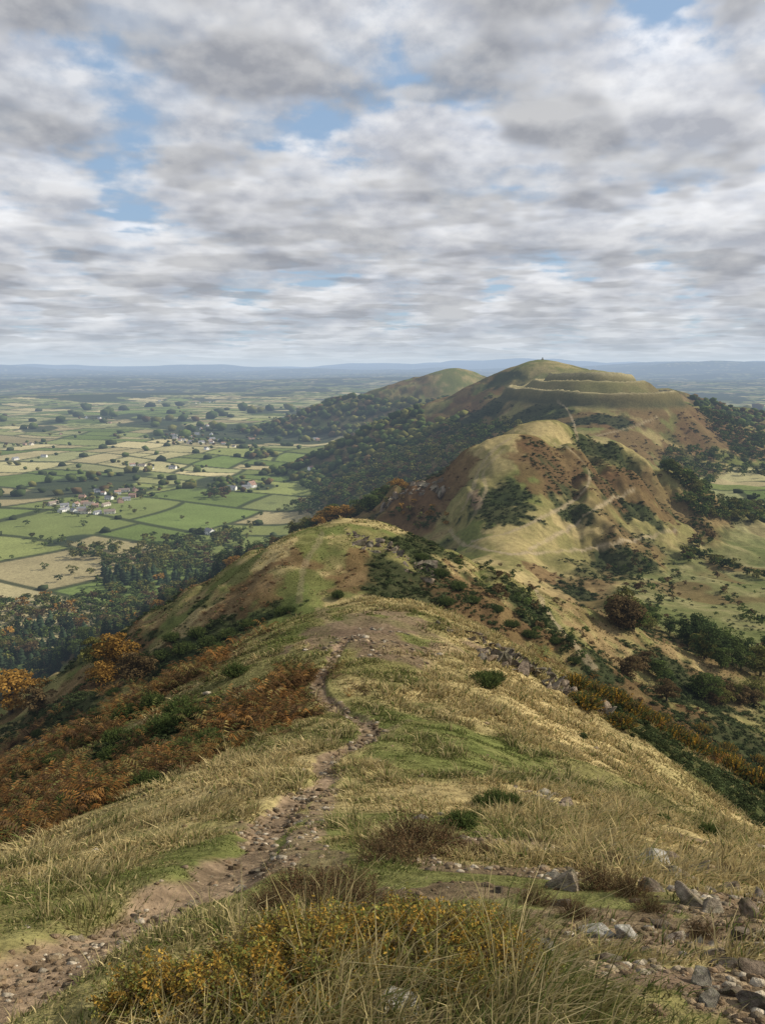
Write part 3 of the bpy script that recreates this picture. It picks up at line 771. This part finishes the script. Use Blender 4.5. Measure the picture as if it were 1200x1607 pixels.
def outcrop(u, v, s, n, spread, lab, ymin=0, up=1., tone=.75, sub=3):
    x, y, ok = sight(u, v, ymin); Vs = []; Fs = []; Cs = []; o = 0
    base_a = rng.normal()*.3
    for i in range(n):
        vv, f, c = rockmesh(500+int(u)+i*3, RK[[1, 3, 5, 3][i % 4]], sub, 18, .12, .55)
        a = base_a+rng.normal()*.5+(1.2 if i % 3 == 0 else 0); ss = s*(.45+1.1*rng.random()**1.6)
        vv = vv*[ss*1.7, ss*.8, ss*1.5*up]; ca, sa = math.cos(a), math.sin(a); sh = .5+rng.normal()*.3
        q = np.stack([vv[:, 0]*ca-vv[:, 1]*sa+sh*vv[:, 2], vv[:, 0]*sa+vv[:, 1]*ca, vv[:, 2]], 1)
        t = (i/(n-1)-.5)*2
        px = x[0]+t*spread+rng.normal()*spread*.08; py = y[0]-t*spread*.25+rng.normal()*ss*.9; pz = H(np.array([px]), np.array([py]))[0]
        Vs.append(q+[px-x[0], py-y[0], pz-.15*ss]); Fs.append(f+o); o += len(vv); Cs.append(c*tone)
    ob = mk("rock_outcrop", np.vstack(Vs), np.vstack(Fs), np.vstack(Cs), M_crag if s > .25 else M_rock); ob.location = (x[0], y[0], 0)
    ob["label"] = lab; ob["category"] = "rock outcrop"
outcrop(850,1068,.8,48,4.2,"brown craggy outcrop on the steep grass slope", up=1.0, tone=.8)
outcrop(815,1035,.6,34,2.8,"brown craggy outcrop on the steep grass slope", up=.9, tone=.8)
outcrop(745,1005,.45,28,2.6,"weathered brown slabs showing through the turf", up=.7, tone=.85)
outcrop(620,868,1.5,44,7.5,"dark brown crags below the grassy knoll", up=.8, tone=.66)
outcrop(575,846,.9,26,4.5,"dark brown crags below the grassy knoll", up=.7, tone=.66)
outcrop(648,768,4.2,36,20,"grey quarry face in the hillside", tone=.85, up=1.1)
outcrop(600,990,.34,26,1.5,"low broken slabs on the worn crest", up=.5, tone=1.)
outcrop(545,1003,.28,18,.8,"low broken slabs on the worn crest", up=.5, tone=1.)
outcrop(1105,1400,.12,22,.4,"fractured tan ledge beside bare soil", up=.6, tone=1.1)
outcrop(1165,1490,.09,22,.28,"slaty brown ledge in loose rubble", up=.6, tone=1.)
outcrop(850,1252,.15,18,.45,"lichened grey ledge among dry grass", up=.7, tone=1.1)
# gravel
n = 60000
rr = (1.5**.5+rng.random(n)*(42**.5-1.5**.5))**2; aa = np.radians(-32+64*rng.random(n)); xx = rr*np.sin(aa); yy = rr*np.cos(aa)
cc, z_, cls, pm, wd, ed, fl, dxx, w_, r_ = cover(xx, yy, True)
gcl = sm(-.15, .25, fbm(xx/.7, yy/.7, 95, 3))
k = np.where(rng.random(n) < np.clip((pm*.95+cls['B']*.6)*(.15+gcl)+.005, 0, 1))[0][:10500]
def peb(seed):
    v, f, c = rockmesh(seed, (1, 1, 1), 1, 7); return v, f, np.clip(c, .5, 1.3)
sz = (.007+.0020*rr[k])*(.35+2.4*rng.random(len(k))**3)
gcol = np.array(RK)[rng.integers(6, size=len(k))]*np.array([(1.1,1.0,.86)])*(.5+.55*rng.random((len(k), 1)))
o = scatter("gravel", [peb(600+i) for i in range(8)], np.stack([xx[k], yy[k], z_[k]+sz*.1], 1), np.stack([sz*1.3, sz*.9, sz*.6], 1), gcol, M_rock)
o["kind"] = "stuff"; o["label"] = "loose stones on the dirt path and bare soil"; o["category"] = "gravel"
print("gravel", len(k))

# ---------------------------------------------------------------- heather and gorse bushes
def sprigs(seed, ns, h, rad, pal, nleaf=26, leaf=.011):
    g = np.random.default_rng(seed); Vs = []; Cs = []
    for i in range(ns):
        a = g.random()*6.283; k = g.random()**.6; bx, by = math.cos(a)*k*rad*.6, math.sin(a)*k*rad*.6
        hh = h*(.45+.65*g.random())*(1-.35*k*k); tip = np.array([bx*1.7+g.normal()*.05, by*1.7+g.normal()*.05, hh]); b0 = np.array([bx*.7, by*.7, 0])
        c = np.array(pal[int(g.integers(len(pal)))])*(.7+.6*g.random())
        sd = np.array([.0022, 0, 0]); Vs.append(np.stack([b0-sd, b0+sd, tip+sd*.5, tip-sd*.5])); Cs.append(np.tile([(.06,.035,.02)], (4, 1)))
        t = .35+.65*g.random(nleaf)[:, None]; p = b0+(tip-b0)*t + g.normal(size=(nleaf, 3))*.012
        nrm = g.normal(size=(nleaf, 3))+[0, 0, .5]; nrm /= np.linalg.norm(nrm, axis=1)[:, None]
        tt = np.cross(nrm, g.normal(size=(nleaf, 3))); tt /= np.linalg.norm(tt, axis=1)[:, None]; bt = np.cross(nrm, tt)
        s = leaf*(.6+.7*g.random((nleaf, 1)))
        q = np.stack([p-tt*s, p-bt*s*.5, p+tt*s, p+bt*s*.5], 1).reshape(-1, 3); Vs.append(q)
        Cs.append(np.repeat(c[None]*(.55+.75*t), 4, 0))
    V = np.vstack(Vs); return V, np.arange(len(V)).reshape(-1, 4), np.vstack(Cs)
HP = [(.29,.17,.035),(.34,.22,.045),(.19,.145,.038),(.22,.20,.05),(.14,.15,.04),(.10,.07,.035)]
HPd = [(.13,.08,.042),(.16,.10,.05),(.085,.062,.036),(.14,.11,.055)]
GP = [(.060,.084,.025),(.078,.105,.030),(.045,.064,.022),(.095,.11,.034)]
GY = [(.06,.08,.026),(.08,.09,.028),(.34,.20,.03),(.22,.15,.03),(.065,.075,.025),(.13,.09,.04)]
HM = [mk("heather_bush", *sprigs(700+i, 240, .34, .36, HP, 26, .013), M_sprig, link=False) for i in range(4)]
HD = [mk("heather_bush", *sprigs(710+i, 330, .26, .36, HPd, 22, .008), M_sprig, link=False) for i in range(2)]
GM = [mk("gorse_bush", *sprigs(720+i, 460, .8, .75, GP, 30, .028), M_sprig, link=False) for i in range(3)]
GYM = [mk("gorse_bush", *sprigs(730+i, 460, .8, .75, GY, 30, .028), M_sprig, link=False) for i in range(3)]
def bush(u, v, s, meshes, nm, lab, grp, sz=1., jit=0):
    x, y, ok = sight(u, v); z = H(x, y)[0]
    o = bpy.data.objects.new(nm, meshes[int(rng.integers(len(meshes)))]); COL.objects.link(o)
    o.location = (x[0], y[0], z-.03*s); o.scale = (s*(.85+.4*rng.random()), s*(.85+.4*rng.random()), s*sz*(.8+.4*rng.random())); o.rotation_euler = (0, 0, rng.random()*6.28)
    o["label"] = lab; o["category"] = "bush"; o["group"] = grp
for u, v, s in [(330,1600,.6),(420,1570,.65),(500,1555,.6),(570,1510,.55),(670,1520,.6),(740,1520,.6),(480,1520,.6),(250,1590,.5),(785,1550,.5),(400,1625,.55),(690,1480,.55),(380,1540,.5),(620,1480,.55),(540,1480,.5),(440,1480,.4),(750,1480,.5),(300,1560,.4),(200,1600,.35),(640,1450,.45),(500,1620,.4),(800,1510,.4),(700,1560,.4),(740,1570,.35)]:
    bush(u, v, s, HM, "heather_bush", "orange and olive leafed low shrub among dry grass", "low shrubs on the hilltop", .8)
for u, v, s in [(460,1410,.6),(530,1400,.6),(650,1335,1.0),(610,1350,.85),(700,1330,.8),(760,1345,.5),(940,1395,.5),(990,1405,.4),(430,1430,.4),(500,1440,.5),(570,1430,.5),(840,1420,.35),(1080,1340,.5),(1140,1370,.4),(900,1440,.3),(1020,1430,.3),(1100,1470,.28),(960,1360,.4)]:
    bush(u, v, s, HD, "heather_bush", "dark brown heather clump with bare stems", "low shrubs on the hilltop")
for u, v, s in [(775,1262,.35),(800,1266,.32),(755,1268,.25),(890,1244,.3),(910,1246,.25),(745,1290,.25),(765,1078,.8),(775,1068,.8),(755,1068,.65),(1110,1310,.3),(1040,1290,.25),(720,1300,.3),
   (300,1140,1.2),(260,1150,1.1),(335,1130,1.0),(285,1120,1.2),(240,1110,1.2),(200,1130,1.2),(150,1120,1.4),(100,1140,1.2),(220,1160,.9),(180,1165,.9),(330,1170,.7),(290,1180,.7),(380,1120,.8),(60,1155,1.3),(60,1190,1.0),(90,1200,.9),(180,1190,.8),(230,1235,.5),(110,1265,.6),(30,1230,.8),(330,1015,2.3),(290,1025,2.4),(360,1000,2.1),(255,1035,2.4),(390,985,2.0),(310,1000,2.2),(440,965,1.6),(455,960,1.6),(530,938,1.7),(225,1040,2.1),(345,1025,2.0),(270,1005,2.2),
   (180,1090,1.6),(130,1130,1.3),(370,1060,1.1),(660,880,2.2),(690,905,2.2),(720,925,2.2),(740,945,2.2),(700,950,2),(800,985,2.0),(830,1000,2.0),(870,1010,1.8),(900,1040,1.8),(780,960,1.8)]:
    bush(u, v, s, GM, "gorse_bush", "dense dark green gorse bush on the grass slope", "gorse bushes on the slopes", .9)
for u, v, s in [(900,1080,1.4),(930,1095,1.6),(960,1110,1.6),(990,1125,1.7),(1020,1140,1.6),(1050,1160,1.7),(915,1110,1.3),(1085,1180,1.8),(1120,1195,1.7),(1150,1215,1.7),(1185,1235,1.8),(950,1085,1.5),(1040,1130,1.8),(1100,1150,2),(1140,1180,2),(970,1140,1.3),(1190,1200,2)]:
    bush(u, v, s, GYM, "gorse_bush", "gorse bush flecked with yellow orange flowers", "flowering gorse below the ridge", .9)

# ---------------------------------------------------------------- houses
def bmat(n, c): return base_mat(n, c, .15, .8, 0, 1, 0, .12, .8)
W_M = [bmat("white_render", (.78,.76,.71)), bmat("red_brick", (.42,.28,.21)), bmat("cream_render", (.72,.66,.54))]
R_M = [bmat("slate", (.20,.20,.21)), bmat("clay_tile", (.30,.19,.14)), bmat("brown_tile", (.25,.20,.16))]
M_win = bmat("window_glass", (.04,.05,.06)); M_door = bmat("painted_door", (.10,.07,.05))
def box(x0, x1, y0, y1, z0, z1):
    V = [(x0,y0,z0),(x1,y0,z0),(x1,y1,z0),(x0,y1,z0),(x0,y0,z1),(x1,y0,z1),(x1,y1,z1),(x0,y1,z1)]
    return V, [(0,3,2,1),(4,5,6,7),(0,1,5,4),(1,2,6,5),(2,3,7,6),(3,0,4,7)]
def pm_(nm, V, Fs, mat):
    me = bpy.data.meshes.new(nm); me.from_pydata(V, [], Fs); me.materials.append(mat); me.update(); return me
def houseset(L, W, Hh, wm, rm):
    l, w = L/2, W/2; rz = Hh+W*.38
    wall = pm_("wall", [(-l,-w,-1),(l,-w,-1),(l,w,-1),(-l,w,-1),(-l,-w,Hh),(l,-w,Hh),(l,w,Hh),(-l,w,Hh),(-l,0,rz-.05),(l,0,rz-.05)],
      [(0,1,5,4),(2,3,7,6),(1,2,6,9,5),(3,0,4,8,7)], wm)
    o = .35; e = Hh-.25
    rv = [(-l-o,-w-o,e),(l+o,-w-o,e),(l+o,0,rz),(-l-o,0,rz),(l+o,w+o,e),(-l-o,w+o,e)]
    rv += [(a, b, c+.22) for a, b, c in rv]
    roof = pm_("roof", rv, [(0,3,2,1),(3,5,4,2),(6,7,8,9),(9,8,10,11),(0,1,7,6),(4,5,11,10),(1,2,8,7),(2,4,10,8),(3,0,6,9),(5,3,9,11)], rm)
    ch = pm_("chimney", *box(l*.6, l*.6+.9, -.45, .45, rz-.6, rz+1.2), W_M[1])
    win = pm_("window", *box(-.6, .6, -.04, .04, 0, 1.3), M_win); door = pm_("door", *box(-.5, .5, -.04, .04, 0, 2.1), M_door)
    return wall, roof, ch, win, door, L, W
HSET = [houseset(13,8,5.2,W_M[0],R_M[0]), houseset(11,7.5,5,W_M[1],R_M[1]), houseset(16,8,4.6,W_M[2],R_M[2]), houseset(10,7,5.4,W_M[0],R_M[1])]
HLAB = ["white rendered house with a slate roof in a village", "red brick house with a clay tile roof in a village", "long cream house with a brown tiled roof", "white cottage with a red tiled roof"]
for i in HIDX:
    t = int(rng.choice([0, 0, 1, 2, 3])); wall, roof, ch, win, door, L_, W_ = HSET[t]
    e_ = bpy.data.objects.new("house", None); COL.objects.link(e_); e_.location = (hx[i], hy[i], hz[i]-.5); e_.rotation_euler = (0, 0, random.choice([.3, .3, 1.87, 0, -.4, .9])+rng.normal()*.25)
    sc_ = .85+.35*rng.random(); e_.scale = (sc_*(.9+.3*rng.random()), sc_, sc_*.9)
    e_["label"] = HLAB[t]; e_["category"] = "house"; e_["group"] = "houses of the villages on the plain"
    def ch_(nm, me, loc=(0, 0, 0), par=e_):
        o = bpy.data.objects.new(nm, me); COL.objects.link(o); o.parent = par; o.location = loc; return o
    ch_("wall", wall); rf = ch_("roof", roof); ch_("chimney", ch, par=rf); ch_("door", door, (0, -W_/2-.03, 0))
    for wx in (-L_*.32, L_*.32):
        for wz in (.9, 3.2): ch_("window", win, (wx, -W_/2-.03, wz))
print("houses", len(placed))

# summit cairn
sx, sy = 328., 1618.; szz = H(np.array([sx]), np.array([sy]))[0]
V_ = []; F_ = []
for (r0_, r1_, z0_, z1_) in [(3.2,2.8,-.5,1.0),(2.2,1.9,1.0,1.9),(1.3,.9,1.9,4.2),(1.1,.3,4.2,4.9)]:
    o_ = len(V_)
    for rr_, zz_ in ((r0_, z0_), (r1_, z1_)):
        for k_ in range(10): V_.append((math.cos(k_*.628)*rr_*(.95+.1*random.random()), math.sin(k_*.628)*rr_*(.95+.1*random.random()), zz_))
    for k_ in range(10): F_.append((o_+k_, o_+(k_+1) % 10, o_+10+(k_+1) % 10, o_+10+k_))
    for k_ in (0, 2, 4, 6): F_.append((o_+10+k_, o_+10+k_+1, o_+10+(k_+2) % 10, o_+10))
cm = mk("summit_cairn", V_, F_, np.tile([(.2,.18,.15)], (len(V_), 1)), M_rock); cm.location = (sx, sy, szz)
cm["label"] = "small grey stone cairn on the hill fort summit"; cm["category"] = "cairn"

# ---------------------------------------------------------------- sun and sky
SAZ = math.radians(78); SEL = math.radians(32)
sd = Vector((math.sin(SAZ)*math.cos(SEL), math.cos(SAZ)*math.cos(SEL), math.sin(SEL)))
sl_ = bpy.data.lights.new("sun", 'SUN'); sl_.energy = 5.0; sl_.angle = math.radians(.6); sl_.color = (1, .93, .79)
so = bpy.data.objects.new("sun", sl_); COL.objects.link(so); so.rotation_euler = sd.to_track_quat('Z', 'Y').to_euler(); so.location = (50, 20, 80)

w = bpy.data.worlds.new("World"); scene.world = w; w.use_nodes = True
try: w.cycles.sampling_method = 'NONE'
except Exception as ex_: print("world sampling", ex_)
N = w.node_tree.nodes; L = w.node_tree.links; N.clear()
out = N.new('ShaderNodeOutputWorld'); bg = N.new('ShaderNodeBackground'); bg.inputs[1].default_value = .1
L.new(bg.outputs[0], out.inputs[0])
sky = N.new('ShaderNodeTexSky'); sky.sky_type = 'NISHITA'; sky.sun_disc = False; sky.sun_elevation = SEL; sky.sun_rotation = SAZ; sky.altitude = 300; sky.air_density = 1.; sky.dust_density = 1.
tc = N.new('ShaderNodeTexCoord'); sep = N.new('ShaderNodeSeparateXYZ'); L.new(tc.outputs['Generated'], sep.inputs[0])
def M(op, a, b=None, c=None, clamp=False):
    m = N.new('ShaderNodeMath'); m.operation = op; m.use_clamp = clamp
    for i, v in enumerate((a, b, c)):
        if v is None: continue
        if isinstance(v, (int, float)): m.inputs[i].default_value = v
        else: L.new(v, m.inputs[i])
    return m.outputs[0]
zpos = M('MAXIMUM', sep.outputs[2], 0.0)
zc = M('ADD', zpos, .085)
qx = M('DIVIDE', sep.outputs[0], zc); qy = M('DIVIDE', sep.outputs[1], zc)
cb = N.new('ShaderNodeCombineXYZ'); L.new(qx, cb.inputs[0]); L.new(qy, cb.inputs[1])
def noise(vec, sc, det, rough=.55, dist=0.):
    n = N.new('ShaderNodeTexNoise'); n.inputs['Scale'].default_value = sc; n.inputs['Detail'].default_value = det; n.inputs['Roughness'].default_value = rough; n.inputs['Distortion'].default_value = dist
    L.new(vec, n.inputs['Vector']); return n.outputs['Fac']
def vadd(vec, o, s=1.):
    a = N.new('ShaderNodeVectorMath'); a.operation = 'SCALE'; a.inputs['Scale'].default_value = s; L.new(vec, a.inputs[0])
    b = N.new('ShaderNodeVectorMath'); b.operation = 'ADD'; b.inputs[1].default_value = o; L.new(a.outputs[0], b.inputs[0]); return b.outputs[0]
azn = M('ARCTAN2', sep.outputs[0], sep.outputs[1])
def puffvec(dz):
    c = N.new('ShaderNodeCombineXYZ'); zz = M('ADD', zpos, dz)
    L.new(azn, c.inputs[0]); L.new(M('MULTIPLY', M('POWER', zz, .72), 1.75), c.inputs[1]); c.inputs[2].default_value = 3.3
    return c.outputs[0]
puff = noise(puffvec(.0), 11.0, 6, .56)
puff_up = noise(puffvec(.014), 11.0, 3, .5)
puffd = M('MULTIPLY', M('SUBTRACT', puff, .5), .40)
lit = M('MULTIPLY_ADD', M('SUBTRACT', puff, puff_up), 3.4, .5, clamp=True)
cover_n = noise(vadd(cb.outputs[0], (9.4, 2.6, 0)), .7, 2)
covm = M('ADD', M('MULTIPLY', M('SUBTRACT', cover_n, .5), .18), puffd)
shade_n = noise(vadd(cb.outputs[0], (1.3, 2.2, 5)), 1.2, 3)
def mixcol(f, a, b):
    m = N.new('ShaderNodeMix'); m.data_type = 'RGBA'
    if isinstance(f, float): m.inputs[0].default_value = f
    else: L.new(f, m.inputs[0])
    for k, v in ((6, a), (7, b)):
        if isinstance(v, tuple): m.inputs[k].default_value = (*v, 1)
        else: L.new(v, m.inputs[k])
    return m.outputs[2]
lightmix = M('ADD', M('MULTIPLY_ADD', shade_n, 1.6, -.58), M('MULTIPLY_ADD', lit, 1.0, -.24), clamp=True)
col = mixcol(.60, sky.outputs[0], (3.9, 5.6, 7.9))
NL = 6
for k in range(NL-1, -1, -1):
    t = k/(NL-1)
    h = 1+.42*t
    th = .418 + .125*(2*t-.8)**2
    nzv = noise(vadd(cb.outputs[0], (2.2, 13.9, .30*t), h), 1.7, 3, .5, .0)
    v = M('ADD', nzv, covm)
    mr = N.new('ShaderNodeMapRange'); mr.interpolation_type = 'SMOOTHSTEP'; mr.inputs[1].default_value = th-.03; mr.inputs[2].default_value = th+.10
    mr.inputs[3].default_value = 0; mr.inputs[4].default_value = .62+.26*t
    L.new(v, mr.inputs[0])
    b = 4.2 + 5.6*t**.6
    dk = (b*.93*.70, b*.97*.70, b*1.08*.70); lt = (b*1.13, b*1.14, b*1.17)
    cc_ = mixcol(lightmix, dk, lt)
    col = mixcol(mr.outputs[0], col, cc_)
hz_ = M('EXPONENT', M('MULTIPLY', zpos, -32.))
col = mixcol(M('MULTIPLY', hz_, .93), col, (5.9, 6.8, 7.7))
L.new(col, bg.inputs[0])

# ---------------------------------------------------------------- camera
cam = bpy.data.cameras.new("camera"); co = bpy.data.objects.new("camera", cam); COL.objects.link(co)
cam.sensor_fit = 'VERTICAL'; cam.sensor_height = 24; cam.lens = 24*F/1607.; cam.clip_start = .05; cam.clip_end = 120000
co.location = (0, 0, 0); co.rotation_euler = (math.radians(90)-PITCH, 0, 0)
scene.camera = co
scene.view_settings.view_transform = 'Standard'; scene.view_settings.look = 'None'; scene.view_settings.exposure = 0
